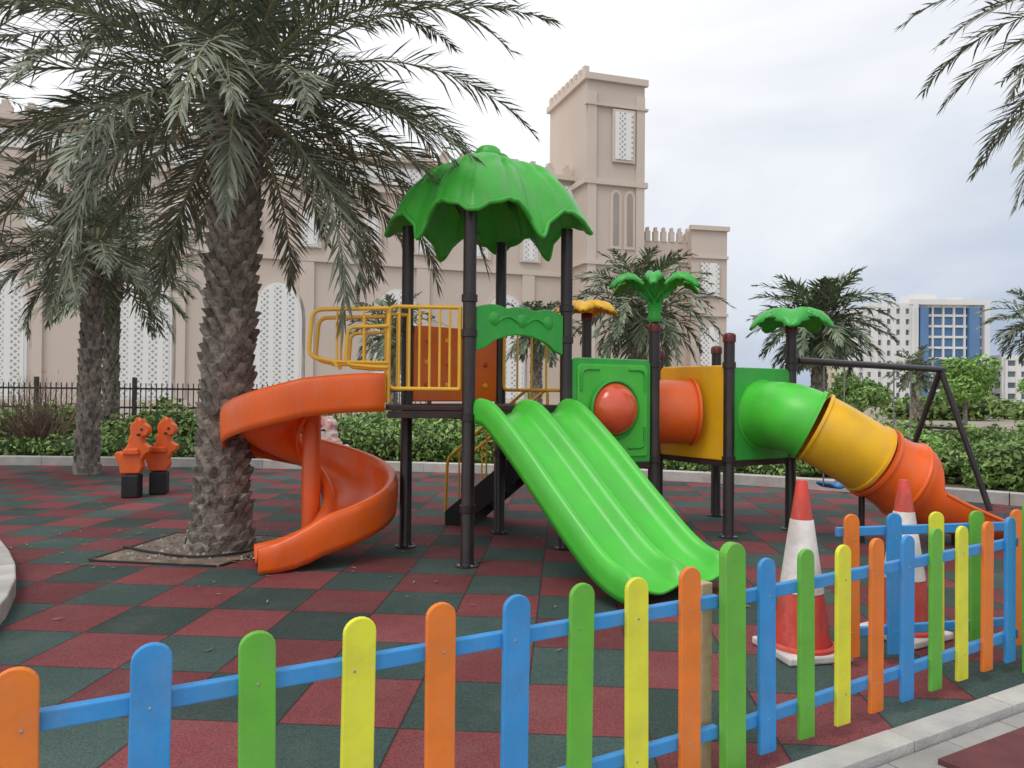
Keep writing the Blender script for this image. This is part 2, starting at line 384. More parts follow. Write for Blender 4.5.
post(A,3.12,cap=False,bands=(1.28,2.3,2.0,.5));post(B,3.08,cap=False,bands=(.82,1.36,2.3,2.0));post(C,3.1,cap=False,bands=(1.28,2.1));post(D,3.1,cap=False,bands=(1.28,.85,2.1))
post(Fp,2.22,bands=(.82,1.8));post(Mp,2.42,bands=(.82,));post(G,2.13,bands=(.82,1.8));post(H,2.28,bands=(.82,1.8,1.88));post(I,2.08,bands=(.82,));post(K,2.0,bands=(.82,))
zd=1.38
E=Vector((-1.05,6.26,0));F2=Vector((-1.18,6.92,0))
def P2(*v): return [(p.x,p.y) for p in v]
slab('deck',P2(A,B,D,C),zd-.05,zd,M_dk,PS,.006)
slab('deck_extension',[(A.x-.01,A.y),(C.x-.01,C.y),(F2.x,F2.y),(E.x,E.y)],zd-.045,zd-.005,M_dk,PS,.006)
z2=.86
slab('low_deck',[(B.x+.03,B.y),(Fp.x,Fp.y),(Mp.x,Mp.y),(D.x+.03,D.y+.03)],z2-.05,z2,M_dk,PS,.006)
slab('low_deck',P2(G,H,I,K),z2-.05,z2,M_dk,PS,.006)
def strip(a_,b_,z,h,m,t=.03,n='beam'):
    d=b_-a_;mid=(a_+b_)/2; return boxes(n,[(mid.x,mid.y,z,d.length,t,h,math.atan2(d.y,d.x))],m,PS,.004)
for a_,b_ in ((A,B),(A,C),(B,D),(C,D)): strip(a_,b_,zd-.085,.07,M_dk)
strip(A,E,zd-.08,.06,M_dk)
for a_,b_ in ((B,Fp),(Fp,Mp),(G,H),(G,K),(H,I)): strip(a_,b_,z2-.085,.07,M_dk)
# --- roof canopy: flattened shell of overlapping leaves, scalloped rim, knob on top
cen=(A+B+C+D)/4
def roof():
    NR,NT=48,320;V=[];F=[]
    phi0=math.atan2(e1.y,e1.x)
    def sg(x): return 1/(1+math.exp(max(-40,min(40,x))))
    for j in range(NT):
        ph=2*math.pi*j/NT
        c4=math.cos(4*ph)
        arch=abs(math.sin(4*ph)); lob=1-arch; face=max(0,c4)
        scal=abs(math.cos(12*ph))              # small leaf-edge scallops
        re=.870-.10*c4-.05*arch+.022*scal
        ze=3.175-.155*lob**.75-.15*lob**.75*face-.028*scal
        u=((ph*4/math.pi)%1.0); edge=min(u,1-u)
        for i in range(NR+1):
            t=i/NR
            r=re*(t**.80)
            zz=3.665-(3.665-ze)*(.42*t**1.5+.58*t**4.2)
            # leaf vein down each lobe with puffed halves, grooves between lobes
            g2=((ph*4/math.pi+.5)%1.0); e2_=min(g2,1-g2)
            w_t=max(0,min(1,(t-.22)*5))
            zz+=w_t*(-.034*math.exp(-(e2_/.05)**2)+.020*math.exp(-(edge/.035)**2)+.026*math.sin(math.pi*min(1,edge*2))*math.sin(max(0,(t-.2)/.8)*math.pi))
            # upper tier of scalloped plates overlapping the lower leaves
            zz+=.040*sg((t-.52-.10*abs(math.cos(4*ph)))*55)
            zz+=.030*sg((t-.27-.03*math.cos(8*ph))*70)
            a_=phi0+ph
            V.append((cen.x+r*math.cos(a_),cen.y+r*math.sin(a_),zz))
    k=NR+1
    for j in range(NT):
        j2=(j+1)%NT
        for i in range(NR): F.append((j*k+i,j*k+i+1,j2*k+i+1,j2*k+i))
    o=mobj('roof_canopy',V,F,M_gr2,PS,smooth=True); s=o.modifiers.new('s','SOLIDIFY'); s.thickness=.03; s.offset=-1
    lip=[Vector(V[j*k+NR]) for j in range(NT)]
    rail('roof_lip',lip,.020,M_gr2,PS,cyc=True)
roof()
lathe('roof_finial',[(.20,3.70),(.195,3.75),(.155,3.765),(.125,3.775),(.115,3.82),(.085,3.845),(.04,3.855),(.0,3.857)],(cen.x,cen.y,0),M_gr2,PS)
def archpanel(a_,b_,z0,z1,m,name='arch_panel'):
    d=(b_-a_);Lh=d.length/2-.06;mid=(a_+b_)/2;h=z1-z0
    o=[(-Lh,z0)]
    for k in range(13):
        t=k/12; x=-Lh*.78+t*Lh*1.56; o.append((x,z0+.04+h*.30*math.sin(math.pi*t)**.7))
    o+=[(Lh,z0),(Lh,z1-.03)]
    for k in range(17):
        t=k/16; o.append((Lh*.93-t*Lh*1.86,z1-.02+.03*abs(math.sin(t*math.pi*3))))
    o.append((-Lh,z1-.03))
    u=d.normalized();n=Vector((u.y,-u.x,0))
    prism(name,o,(mid.x,mid.y,0),u,n,.045,m,PS,.01)
    for s in (-.62,0,.62):
        q=mid+u*Lh*s+n*.022; lathe(name+'_relief',[(0,.022),(.04,.018),(.065,.0)],(q.x,q.y,z1-.12),m,PS,20,axis=n)
    for s0_,s1_ in ((-.55,-.08),(.08,.55)):
        pts=[mid+u*Lh*(s0_+(s1_-s0_)*k/6)+n*.026+Z*(z1-.14+.05*math.sin(math.pi*k/6)) for k in range(7)]
        rail(name+'_scroll',pts,.012,m,PS)
archpanel(A,B,1.85,2.26,M_gr3)
# --- double slide
sdv=-e2; top=(A+B)/2
prof_path=[(0,1.30),(.12,1.30),(.26,1.245),(.60,.985),(1.0,.64),(1.3,.39),(1.5,.245),(1.68,.17),(1.86,.15)]
path=catmull([Vector((top.x,top.y,0))+sdv*s+Z*z for s,z in prof_path],8)
def ds_prof(t):
    k=1.0
    if t>.9: k=1-.6*((t-.9)/.1)**2
    if t<.08: k=.75+.25*(t/.08)
    hw=.535
    base=[(-hw-.012,-.075),(-hw-.02,.06*k),(-hw+.002,.125*k),(-hw+.045,.12*k),(-hw+.085,.05*k),(-hw+.14,.0),(-.27,-.025),(-.125,.0),(-.075,.05*k),(-.035,.11*k),(0,.125*k)]
    full=base+[(-a_,b_) for a_,b_ in base[-2::-1]]
    return smoothprof(full,3)
sweep('double_slide',frames(path),ds_prof,M_gr,PS,solid=.02)
q=top+sdv*1.6; boxes('slide_foot',[(q.x,q.y,.075,.75,.05,.14,math.atan2(e1.y,e1.x))],M_post,PS,.004)
# --- spiral slide
ax=Vector((-1.85,6.85,0)); rm=.45
def spp(th,z): return Vector((ax.x+rm*math.cos(th),ax.y+rm*math.sin(th),z))
path=[]
tin=Vector((math.sin(R(-80)),-math.cos(R(-80)),0))
ps=spp(R(-80),1.33)
for s,z in ((.66,1.375),(.5,1.375),(.34,1.365),(.17,1.35)): p=ps-tin*s; path.append(Vector((p.x,p.y,z)))
nst=64;th1=-428
for k in range(nst+1):
    t=k/nst; path.append(spp(R(-80+(th1+80)*t),1.33-1.15*t))
tout=Vector((math.sin(R(th1)),-math.cos(R(th1)),0)); pl=path[-1].copy()
for s,z in ((.10,.13),(.22,.09),(.34,.07),(.50,.065)): p=pl+tout*s; path.append(Vector((p.x,p.y,z)))
def sp_prof(t):
    k=1.0
    if t>.93: k=1-.45*((t-.93)/.07)**2
    P=[(.13,-.05),(.125,.08*k),(.15,.12*k),(.19,.10*k),(.235,.02),(.33,-.025),(.47,-.02),(.58,.03),(.66,.13*k),(.70,.235*k),(.735,.262*k),(.775,.245*k),(.785,.12*k),(.77,-.02*k-.03)]
    return smoothprof([(-(r-rm),z) for r,z in P],3)
sweep('spiral_slide',frames(path,True),sp_prof,M_or,PS,solid=.022)
lathe('spiral_column',[(.085,.01),(.085,1.32),(.07,1.36),(0,1.37)],(ax.x,ax.y,0),M_or,PS)
# --- yellow guard rails
def guard(a_,b_,z0,z1,nb,ext=0):
    rail('guard_rail',[a_+Z*z0,b_+Z*z0,b_+Z*z1,a_+Z*z1],.018,M_yr,PS,cyc=False,rad=.06)
    rail('guard_rail_end',[a_+Z*z0,a_+Z*z1],.018,M_yr,PS)
    for k in range(1,nb+1):
        p=a_+(b_-a_)*k/(nb+1); rail('baluster',[p+Z*z0,p+Z*z1],.011,M_yr,PS)
guard(A+Vector((-.08,0,0)),E+Vector((0,.03,0)),1.52,2.22,6)
guard(C+Vector((.02,-.08,0)),F2+Vector((0,.0,0)),1.52,2.22,1)
for base in (E+Vector((0,-.02,0)),F2+Vector((0,.03,0))):
    t=tin
    a_=base;b_=base+t*.62
    rail('slide_handrail',[a_+Z*2.20,b_+Z*2.17,b_+t*.03+Z*1.78,b_-t*.18+Z*1.74,b_-t*.20+Z*1.70],.018,M_yr,PS,rad=.08)
    rail('slide_handrail',[a_+Z*2.05,a_+t*.33+Z*2.03,a_+t*.35+Z*1.72,a_+t*.1+Z*1.70,a_+Z*1.70],.016,M_yr,PS,rad=.06)
    for s in (.2,.42): rail('handrail_bar',[a_+t*s+Z*2.19,a_+t*s+Z*1.74],.011,M_yr,PS)
    rail('handrail_low',[a_+Z*1.74,a_+t*.5+Z*1.74],.014,M_yr,PS)
rail('entry_hoop',[E+Z*1.4,E+Z*2.2,F2+Z*2.2,F2+Z*1.4],.018,M_yr,PS,rad=.1)
def panel(a_,b_,z0,z1,m,name,t=.04,inset=.06,off=0.0,bev=.012):
    d=b_-a_;u=d.normalized();n=Vector((u.y,-u.x,0));mid=(a_+b_)/2+n*off;hl=d.length/2-inset
    r=.06;o=[(-hl,z0),(hl,z0)]
    for k in range(7):
        a2=math.pi/2*k/6; o.append((hl-r+r*math.cos(a2),z1-r+r*math.sin(a2)))
    for k in range(7):
        a2=math.pi/2+math.pi/2*k/6; o.append((-hl+r+r*math.cos(a2),z1-r+r*math.sin(a2)))
    prism(name,o,(mid.x,mid.y,0),u,n,t,m,PS,bev)
    return mid,u,n,hl
mid,u,n,hl=panel(C,D,zd+.02,2.14,M_or2,'climbing_panel')
for i in range(4):
    for j in range(3):
        q=mid+u*(-.36+i*.24)+n*.02; lathe('panel_stud',[(0,.018),(.022,.014),(.03,0)],(q.x,q.y,zd+.18+j*.22),[M_red,M_ye,M_or,M_ye][(i+j)%4],PS,16,axis=n)
guard(B+e2*.06,D-e2*.06,1.52,2.2,3)
# --- bubble panel
mid,u,n,hl=panel(B,Fp,.80,1.84,M_gr3,'bubble_panel')
panel(B,Fp,.86,1.78,M_gr,'bubble_panel_face',.05,.11,.012)
cz=1.34
lathe('bubble_ring',[(.29,.0),(.30,.05),(.275,.06),(.255,.03)],(mid.x+n.x*.02,mid.y+n.y*.02,cz),M_gr3,PS,40,axis=n)
M_bub=pm('bubble_red',(.84,.13,.045),(.78,.09,.035),2,.14,coat=.6)
lathe('bubble_dome',[(.26*math.cos(a_),.20*math.sin(a_)) for a_ in [math.pi/2*k/10 for k in range(11)]],(mid.x+n.x*.03,mid.y+n.y*.03,cz),M_bub,PS,40,axis=n)
for sx in (-1,1):
    for sz in (-1,1):
        c_=mid+u*sx*.34+n*.04+Z*(cz+sz*.34)
        pts=[c_+u*(-sx*.16)+Z*sz*.05,c_+u*sx*.05+Z*sz*.05,c_+u*sx*.05-Z*sz*.16]
        rail('corner_relief',fillet(pts,.08),.014,M_gr3,PS)
def tube(name,path,r,m,flange=True,fr=.03):
    prof=[(r*math.cos(2*math.pi*k/40),r*math.sin(2*math.pi*k/40)) for k in range(40)]
    f_=frames(path); sweep(name,f_,prof,m,PS,closed=True,solid=.02)
    if flange:
        for p,dirv in ((path[0],path[1]-path[0]),(path[-1],path[-2]-path[-1])):
            lathe(name+'_flange',[(r-.005,0),(r+fr,0),(r+fr,.03),(r-.005,.035)],p,m,PS,40,axis=dirv)
c1=(Fp+Mp)/2;c2=(G+K)/2
pth=[Vector((c1.x,c1.y,1.30)).lerp(Vector((c2.x,c2.y,1.30)),k/12) for k in range(13)]
tube('crawl_tube',pth,.34,M_or)
panel(K,G,.80,1.80,M_ye,'tube_panel',.05,.05)
panel(Mp,Fp,.80,1.80,M_ye,'tube_panel',.05,.05)
panel(G,H,.80,1.78,M_gr3,'tube_slide_panel',.05,.05)
panel(H,I,.80,1.78,M_ye,'side_panel',.04,.05)
# --- tube slide (path is the tube centre line)
gm=(G+H)/2; gnn=Vector(((H-G).y,-(H-G).x,0)).normalized()
tp=catmull([Vector((gm.x,gm.y,1.28)),Vector((gm.x,gm.y,1.28))+gnn*.16,Vector((2.88,7.57,1.255)),Vector((3.08,7.47,1.16)),Vector((3.34,7.43,1.01)),Vector((3.60,7.43,.855)),Vector((3.86,7.43,.705)),Vector((4.08,7.43,.595)),Vector((4.30,7.43,.505)),Vector((4.50,7.43,.455)),Vector((4.66,7.43,.435)),Vector((4.80,7.43,.43))],8)
tube('tube_slide_elbow',tp[0:23],.345,M_gr)
tube('tube_slide_middle',tp[23:41],.345,M_ye)
ex=tp[41:]
def chute(t):
    r=.345
    op=min(1,max(0,(t-.24)/.14)); op=op*op*(3-2*op)
    w2=max(0,(t-.38)/.62)
    half=(math.pi-.02)*(1-op)+math.pi*(.50-.15*w2**1.3)*op
    fl=1+.11*math.exp(-((t-.22)/.07)**2)
    pts=[]
    for i in range(41):
        a_=-math.pi/2-half+2*half*i/40
        pts.append((r*math.cos(a_)*fl*(1+.12*w2),r*math.sin(a_)*fl))
    return pts
f_=frames(ex); sweep('tube_slide_exit',f_,chute,M_or,PS,solid=.022)
def rimpts(side):
    pts=[]
    for i in range(len(ex)):
        t=i/(len(ex)-1)
        if t<.38: continue
        p,S,U=f_[i]; pr=chute(t)[0 if side<0 else -1]; pts.append(p+S*pr[0]+U*pr[1])
    return pts
rail('exit_rim',rimpts(-1),.02,M_or,PS); rail('exit_rim',rimpts(1),.02,M_or,PS)
p,S,U=f_[-1]; rail('exit_lip',[p+S*a_+U*b_ for a_,b_ in chute(1)],.02,M_or,PS)
i0=int(.23*(len(ex)-1)); p,S,U=f_[i0]; pr=chute(i0/(len(ex)-1)); rail('hood_rim',[p+S*a_+U*b_ for a_,b_ in pr],.024,M_or,PS)
lathe('tube_slide_exit_flange',[(.34,0),(.385,0),(.385,.035),(.34,.04)],ex[0],M_or,PS,40,axis=ex[1]-ex[0])
rail('slide_support',[Vector((3.55,7.5,.6)),Vector((3.55,7.5,.01))],.03,M_post,PS)
rail('slide_support',[Vector((4.45,7.43,.13)),Vector((4.45,7.43,.01))],.03,M_post,PS)
# --- toppers
def topper(p,zb,m,n_,Lf,up,droop,stem,wd=.14,a0=.3):
    lathe('topper_stem',[(.05,zb-.02),(.075,zb+.02),(.06,zb+stem*.5),(.085,zb+stem),(.05,zb+stem+.05),(0,zb+stem+.06)],(p.x,p.y,0),m,PS,20)
    for k in range(n_):
        a_=a0+2*math.pi*k/n_; u_=Vector((math.cos(a_),math.sin(a_),0))
        pts=[];S=14
        for i in range(S+1):
            t=i/S; pts.append(Vector((p.x,p.y,zb+stem))+u_*(Lf*(t-.12*t*t))+Z*(up*math.sin(min(1,t*1.25)*math.pi/2)-droop*t*t))
        V=[];F=[]
        sd_=Vector((-u_.y,u_.x,0))
        for i,q in enumerate(pts):
            t=i/S; w_=wd*(.30+1.0*math.sin(min(1,t*1.0+.06)*math.pi)**.8)*(1 if i%2 else .72)
            if i==S:w_=.012
            V+=[q-sd_*w_-Z*.05*w_/wd,q-sd_*w_*.5+Z*.012,q-Z*.012,q+sd_*w_*.5+Z*.012,q+sd_*w_-Z*.05*w_/wd]
        for i in range(S):
            for j in range(4): F.append((i*5+j,i*5+j+1,i*5+j+6,i*5+j+5))
        o=mobj('topper_leaf',V,F,m,PS,smooth=True); s=o.modifiers.new('s','SOLIDIFY'); s.thickness=.022
topper(Fp,2.25,M_gr3,6,.56,.42,.26,.14,.08)
topper(H,2.30,M_gr3,5,.50,.16,.30,.05,.20,.6)
topper(Mp,2.44,M_ye,6,.42,.10,.18,.04,.12)
# --- stairs behind
s0=Vector((-.62,8.62,0));s1=Vector((.30,8.28,0)); su=(s1-s0).normalized();sn=Vector((su.y,-su.x,0));Ls=(s1-s0).length
for off in (-.33,.33):
    q=s0+sn*off
    prism('stair_stringer',[(0,.01),(.22,.01),(Ls,.66),(Ls,.88),(Ls-.08,.90),(0,.16)],(q.x,q.y,0),su,sn,.03,M_blk,PS,.004)
    rail('stair_handrail',[q+Z*.15,q+su*.02+Z*.75,q+su*Ls+Z*1.55,q+su*Ls+Z*.86],.018,M_yr,PS,rad=.08)
    for k in range(1,6):
        t=k/6; rail('stair_baluster',[q+su*Ls*t+Z*(.16+.7*t),q+su*Ls*t+Z*(.75+.8*t)],.010,M_yr,PS)
for k in range(5):
    q=s0+su*(Ls*(k+.7)/5); boxes('stair_tread',[(q.x,q.y,.16*(k+1)-.02,.22,.62,.04,math.atan2(su.y,su.x))],M_blk,PS,.004)

# ---------------------------------------------------------------- swing set
SW=empty('swing_set',(4.5,9.2,0))
h0=Vector((3.12,8.22,1.88));h1=Vector((5.88,10.15,1.86)); bu=(h1-h0).normalized(); bp_=Vector((bu.y,-bu.x,0))
rail('beam',[h0+bu*.08,h1+bu*.08],.042,M_post,SW)
for s in (1,-1):
    rail('leg',[h1,h1+bp_*.62*s-Z*1.85],.038,M_post,SW)
rail('leg_brace',[h1+bp_*.26-Z*.8,h1-bp_*.26-Z*.8],.02,M_post,SW)
for t,zz,m in ((.24,.42,M_blueP),(.70,.62,M_blk)):
    c_=h0.lerp(h1,t); lo=Vector((c_.x,c_.y,zz))
    for s in (-.21,.21):
        rail('chain',[c_+bu*s-Z*.03,lo+bu*s+Z*.02],.009,M_met,SW)
    sw=[lo+bu*x+Z*(.06*(x/.21)**2) for x in [-.21+.42*k/8 for k in range(9)]]
    sweep('seat',[(p,bp_,Z) for p in sw],[(-.09,0),(.09,0)],m,SW,solid=.03)
    rail('seat_rim',[lo+bu*.2+Z*.16+bp_*.09,lo+bp_*.14+Z*.2,lo-bu*.2+Z*.16+bp_*.09],.02,m,SW,rad=.1)

# ---------------------------------------------------------------- spring riders
horse=[(-.20,0),(.16,0),(.22,.10),(.20,.20),(.27,.30),(.36,.34),(.37,.42),(.30,.45),(.24,.48),(.22,.58),(.30,.60),(.345,.67),(.32,.75),(.24,.80),(.20,.88),(.14,.85),(.10,.90),(.06,.83),(.0,.80),(-.03,.72),(-.01,.62),(-.06,.56),(-.04,.48),(-.10,.42),(-.08,.34),(-.16,.30),(-.25,.36),(-.31,.32),(-.27,.22),(-.22,.12)]
def rider(x,y,rot,m,base='block',s=.75,zb=.36,two=False,sx=1.0):
    e=empty('spring_rider',(x,y,0)); u_=Vector((math.cos(rot),math.sin(rot),0)); n_=Vector((u_.y,-u_.x,0))
    for i in range(2 if two else 1):
        p=Vector((x,y,zb))+((u_*-.12+n_*.16) if i==0 else (u_*.15-n_*.16)) if two else Vector((x,y,zb))
        prism('body',[(a_*s*sx,b_*s) for a_,b_ in horse],p,u_,n_,.18,m,e,.045)
        prism('saddle',[(-.13*s,.30*s),(.14*s,.30*s),(.12*s,.40*s),(-.10*s,.40*s)],p,u_,n_,.26,m,e,.02)
        cyl('handle',p+u_*.12*s+Z*.62*s-n_*.16,p+u_*.12*s+Z*.62*s+n_*.16,.016,M_blk,e,12)
        cyl('eye',p+u_*.2*s*sx+Z*.70*s-n_*.097,p+u_*.2*s*sx+Z*.70*s+n_*.097,.018,M_blk,e,12)
        pts=[]
        for k in range(60):
            a2=k*.55; q=p-Z*zb+Vector((.08*math.cos(a2),.08*math.sin(a2),.04+(zb-.05)*k/59)); pts.append(q)
        rail('spring',pts,.013,M_blk,e)
        if base=='block': boxes('base',[(p.x,p.y,.17,.22,.24,.32,rot)],M_blk,e,.02)
        else: lathe('base',[(.14,.01),(.14,.04),(.08,.05),(0,.05)],(p.x,p.y,0),M_blk,e)
rider(-5.12,10.35,R(12),M_or,two=True,s=.86,zb=.34,sx=.78)
rider(-2.72,11.3,R(160),pm('rider_white',(.75,.72,.70),(.7,.2,.15),9,.4),base='r',s=.80,zb=.40)

# ---------------------------------------------------------------- palms
def palm_crown(par,c,n,Lf,nl,wl,ll,seed,emax=82,emin=-38,mat=None,azr=None,seg=14,droop=(45,85)):
    rnd=random.Random(seed); V=[];F=[];RV=[];RF=[]
    c=Vector(c); mat=mat or M_frond
    for i in range(n):
        az_=(i*2.39996+rnd.uniform(-.2,.2)) if azr is None else rnd.uniform(*azr)
        q=i/(n-1) if n>1 else 0
        e0=R(emax+(emin-emax)*q**.85+rnd.uniform(-8,8)); dr=R(rnd.uniform(*droop))*(1-.25*q)
        L_=Lf*rnd.uniform(.82,1.12)*(1-.18*q if q>.6 else 1)*(.75+.25*min(1,q*4))
        curl=rnd.uniform(-.3,.3)
        pts=[c+Vector((math.cos(az_),math.sin(az_),0))*.10+Z*(.25*(1-q)-.1)];T=[]
        ds=L_/seg
        for k in range(seg):
            t=(k+.5)/seg; e_=e0-dr*t**1.25; a_=az_+curl*t*t
            T.append(Vector((math.cos(a_)*math.cos(e_),math.sin(a_)*math.cos(e_),math.sin(e_)))); pts.append(pts[-1]+T[-1]*ds)
        T.append(T[-1])
        b0=len(RV)
        for k,p in enumerate(pts):
            t=k/seg; S=T[k].cross(Z); S=S.normalized() if S.length>.05 else Vector((1,0,0)); U=S.cross(T[k]).normalized(); w_=.024*(1-t)+.003
            RV+=[p-S*w_,p+U*w_*.7,p+S*w_,p-U*w_*.5]
        for k in range(seg):
            for j in range(4): j2=(j+1)%4; RF.append((b0+k*4+j,b0+k*4+j2,b0+k*4+4+j2,b0+k*4+4+j))
        for s in (-1,1):
            for m in range(nl):
                t=.14+.86*(m+rnd.random()*.6)/nl
                if t>.995:t=.995
                if rnd.random()<.06: continue
                kf=t*seg;k=int(kf);p=pts[k].lerp(pts[min(k+1,seg)],kf-k);Tt=T[k]
                S=Tt.cross(Z); S=S.normalized() if S.length>.05 else Vector((1,0,0)); U=S.cross(Tt).normalized()
                an=R(64-40*t+rnd.uniform(-12,12)); vv=R(rnd.choice((5,35))+rnd.uniform(-16,16))
                dd=(Tt*math.cos(an)+(S*s*math.cos(vv)+U*math.sin(vv))*math.sin(an)).normalized()
                l=ll*(.40+.75*math.sin(min(1,t*1.02+.08)*math.pi)**.7)*rnd.uniform(.75,1.15)
                g=rnd.uniform(.08,.4)*(1 if rnd.random()<.8 else 2.2)
                m1=p+dd*l*.5-Z*g*l*.18; tp_=p+dd*l*.97-Z*g*l*.75
                wv=dd.cross(U+Vector((rnd.uniform(-.5,.5),rnd.uniform(-.5,.5),rnd.uniform(-.5,.5)))).normalized()*wl*.5
                b=len(V); V+=[p-wv*.5,p+wv*.5,m1+wv,m1-wv,tp_]
                F+=[(b,b+1,b+2,b+3),(b+3,b+2,b+4)]
    mobj('leaflets',V,F,mat,par); mobj('rachises',RV,RF,M_rach,par,smooth=True)
def palm_trunk(par,base,top,r0,r1,dz=.085,ns=11,seed=1,prot=.055,flare=.25):
    rnd=random.Random(seed);V=[];F=[];base=Vector(base);top=Vector(top);H_=(top-base).length
    def rad(t): return r0+(r1-r0)*min(1,t*1.6)+r0*flare*math.exp(-t*14)
    rows=int(H_/dz)
    CV=[];CF=[];ks=24;rs=16
    for i in range(rs+1):
        t=i/rs;c=base.lerp(top,t)
        for j in range(ks): a_=2*math.pi*j/ks; r=rad(t)*.97; CV.append(c+Vector((r*math.cos(a_),r*math.sin(a_),0)))
    for i in range(rs):
        for j in range(ks): j2=(j+1)%ks; CF.append((i*ks+j,i*ks+j2,i*ks+ks+j2,i*ks+ks+j))
    mobj('trunk_core',CV,CF,M_bark,par,smooth=True)
    for i in range(rows):
        t=(i+.5)/rows;c=base.lerp(top,t);r=rad(t);da=math.pi/ns
        for j in range(ns):
            a_=2*math.pi*(j+(i%2)*.5)/ns+rnd.uniform(-.07,.07)+i*.02
            h=dz*rnd.uniform(.85,1.3);pr=prot*rnd.uniform(.45,1.4)*(1.0 if t<.9 else 1.6);zo=rnd.uniform(-.018,.018)
            if t<.08: pr*=.5
            tw=rnd.uniform(-.25,.25)*h
            def P(da_,z_,rr): return c+Vector((rr*math.cos(a_+da_),rr*math.sin(a_+da_),z_+zo+tw*da_/da))
            b=len(V)
            V+=[P(0,-h*1.0,r*.98),P(-da*.95,-h*.15,r),P(-da*.55,h*.55,r+pr),P(da*.55,h*.55,r+pr*rnd.uniform(.7,1.1)),P(da*.95,-h*.15,r),P(0,h*.05,r+pr*.75),P(-da*.5,h*.62,r*.97),P(da*.5,h*.62,r*.97)]
            F+=[(b,b+5,b+1),(b,b+4,b+5),(b+1,b+5,b+2),(b+5,b+4,b+3),(b+2,b+5,b+3),(b+2,b+3,b+7,b+6),(b+1,b+2,b+6),(b+4,b+7,b+3)]
    mobj('leaf_base_scales',V,F,M_bark,par)
    SV=[];SF=[]
    for k in range(36):
        a_=k*2.4;zz=rnd.uniform(-.45,.15);c=top+Z*zz;u_=Vector((math.cos(a_),math.sin(a_),0));s_=Vector((-u_.y,u_.x,0))
        p=c+u_*r1*.8;q=c+u_*(r1+rnd.uniform(.10,.22))+Z*rnd.uniform(.15,.3);w_=.05
        b=len(SV);SV+=[p-s_*w_,p+s_*w_,p+s_*w_-Z*.07,p-s_*w_-Z*.07,q-s_*w_*.6,q+s_*w_*.6,q+s_*w_*.6-Z*.03,q-s_*w_*.6-Z*.03]
        SF+=[(b,b+1,b+5,b+4),(b+1,b+2,b+6,b+5),(b+2,b+3,b+7,b+6),(b+3,b,b+4,b+7),(b+4,b+5,b+6,b+7)]
    mobj('petiole_stubs',SV,SF,M_bark,par)
def palm(x,y,hc,lean=(0,0),n=60,Lf=2.8,nl=48,wl=.03,ll=.42,r0=.30,r1=.25,seed=1,near=True,fl=.25,**kw):
    e=empty('palm_tree',(x,y,0))
    if near: palm_trunk(e,(x,y,0),(x+lean[0],y+lean[1],hc),r0,r1,dz=.085,ns=10,seed=seed,prot=.055,flare=fl)
    else: palm_trunk(e,(x,y,0),(x+lean[0],y+lean[1],hc),r0,r1,dz=.15,ns=9,seed=seed,prot=.05)
    palm_crown(e,(x+lean[0],y+lean[1],hc+.1),n,Lf,nl,wl,ll,seed,**kw)
    return e
palm(-2.74,6.98,4.15,(.14,0),n=78,Lf=3.0,nl=80,wl=.022,ll=.40,r0=.215,r1=.20,seed=3,fl=.5,emin=-24,droop=(55,102))
palm(-7.4,12.9,3.85,(.08,0),n=50,Lf=2.35,nl=44,wl=.032,ll=.40,r0=.17,r1=.15,seed=5,near=False,emin=-28)
palm(-9.0,16.6,3.9,(0,0),n=36,Lf=2.3,nl=30,wl=.045,ll=.42,r0=.15,r1=.14,seed=6,near=False,mat=M_frond2,emin=-25)
palm(-9.4,10.2,4.9,(0,0),n=40,Lf=3.0,nl=48,wl=.03,ll=.45,r0=.22,r1=.2,seed=8,near=False,emin=-20)
palm(3.5,20.3,3.8,(0,0),n=62,Lf=2.4,nl=34,wl=.048,ll=.46,r0=.22,r1=.2,seed=11,near=False,mat=M_frond2)
palm(.85,26,3.6,(0,0),n=40,Lf=1.7,nl=24,wl=.065,ll=.38,r0=.2,r1=.18,seed=12,near=False,mat=M_frond2)
palm(-3.9,24,3.3,(0,0),n=34,Lf=1.7,nl=22,wl=.065,ll=.38,r0=.2,r1=.18,seed=22,near=False,mat=M_frond2)
palm(8.3,20,3.4,(0,0),n=58,Lf=2.0,nl=32,wl=.055,ll=.46,r0=.20,r1=.18,seed=13,near=False,mat=M_frond2)
palm(20.2,37,2.6,(0,0),n=30,Lf=1.6,nl=18,wl=.08,ll=.4,r0=.25,r1=.2,seed=14,near=False,mat=M_frond2)
palm(17.9,25,3.9,(0,0),n=36,Lf=1.9,nl=24,wl=.06,ll=.42,r0=.25,r1=.2,seed=15,near=False,mat=M_frond2)
palm(6.9,7.7,5.45,(0,0),n=46,Lf=2.65,nl=62,wl=.024,ll=.38,r0=.24,r1=.22,seed=17,near=False)
# tree pit
pit=[(-3.65,6.40),(-2.45,6.22),(-2.05,7.5),(-3.45,7.65),(-3.65,6.40)]
sheet('soil',pit[:-1],.016,M_soil)
items=[]
for a_,b_ in zip(pit[:-1],pit[1:]):
    d=Vector((b_[0]-a_[0],b_[1]-a_[1],0)); items.append(((a_[0]+b_[0])/2,(a_[1]+b_[1])/2,.012,d.length-.05,.035,.02,math.atan2(d.y,d.x)))
boxes('tree_pit_edging',items,M_blk)
V=[];F=[];r5=random.Random(3)
for k in range(260):
    x=r5.uniform(-3.5,-2.2);y=r5.uniform(6.42,7.4);s=r5.uniform(.008,.03);b=len(V)
    for dx,dy,dz in ((-1,-1,0),(1,-1,0),(1,1,0),(-1,1,0),(0,0,1)): V.append((x+dx*s*r5.uniform(.6,1.1),y+dy*s*r5.uniform(.6,1.1),.016+dz*s*.8))
    F+=[(b,b+1,b+4),(b+1,b+2,b+4),(b+2,b+3,b+4),(b+3,b,b+4)]
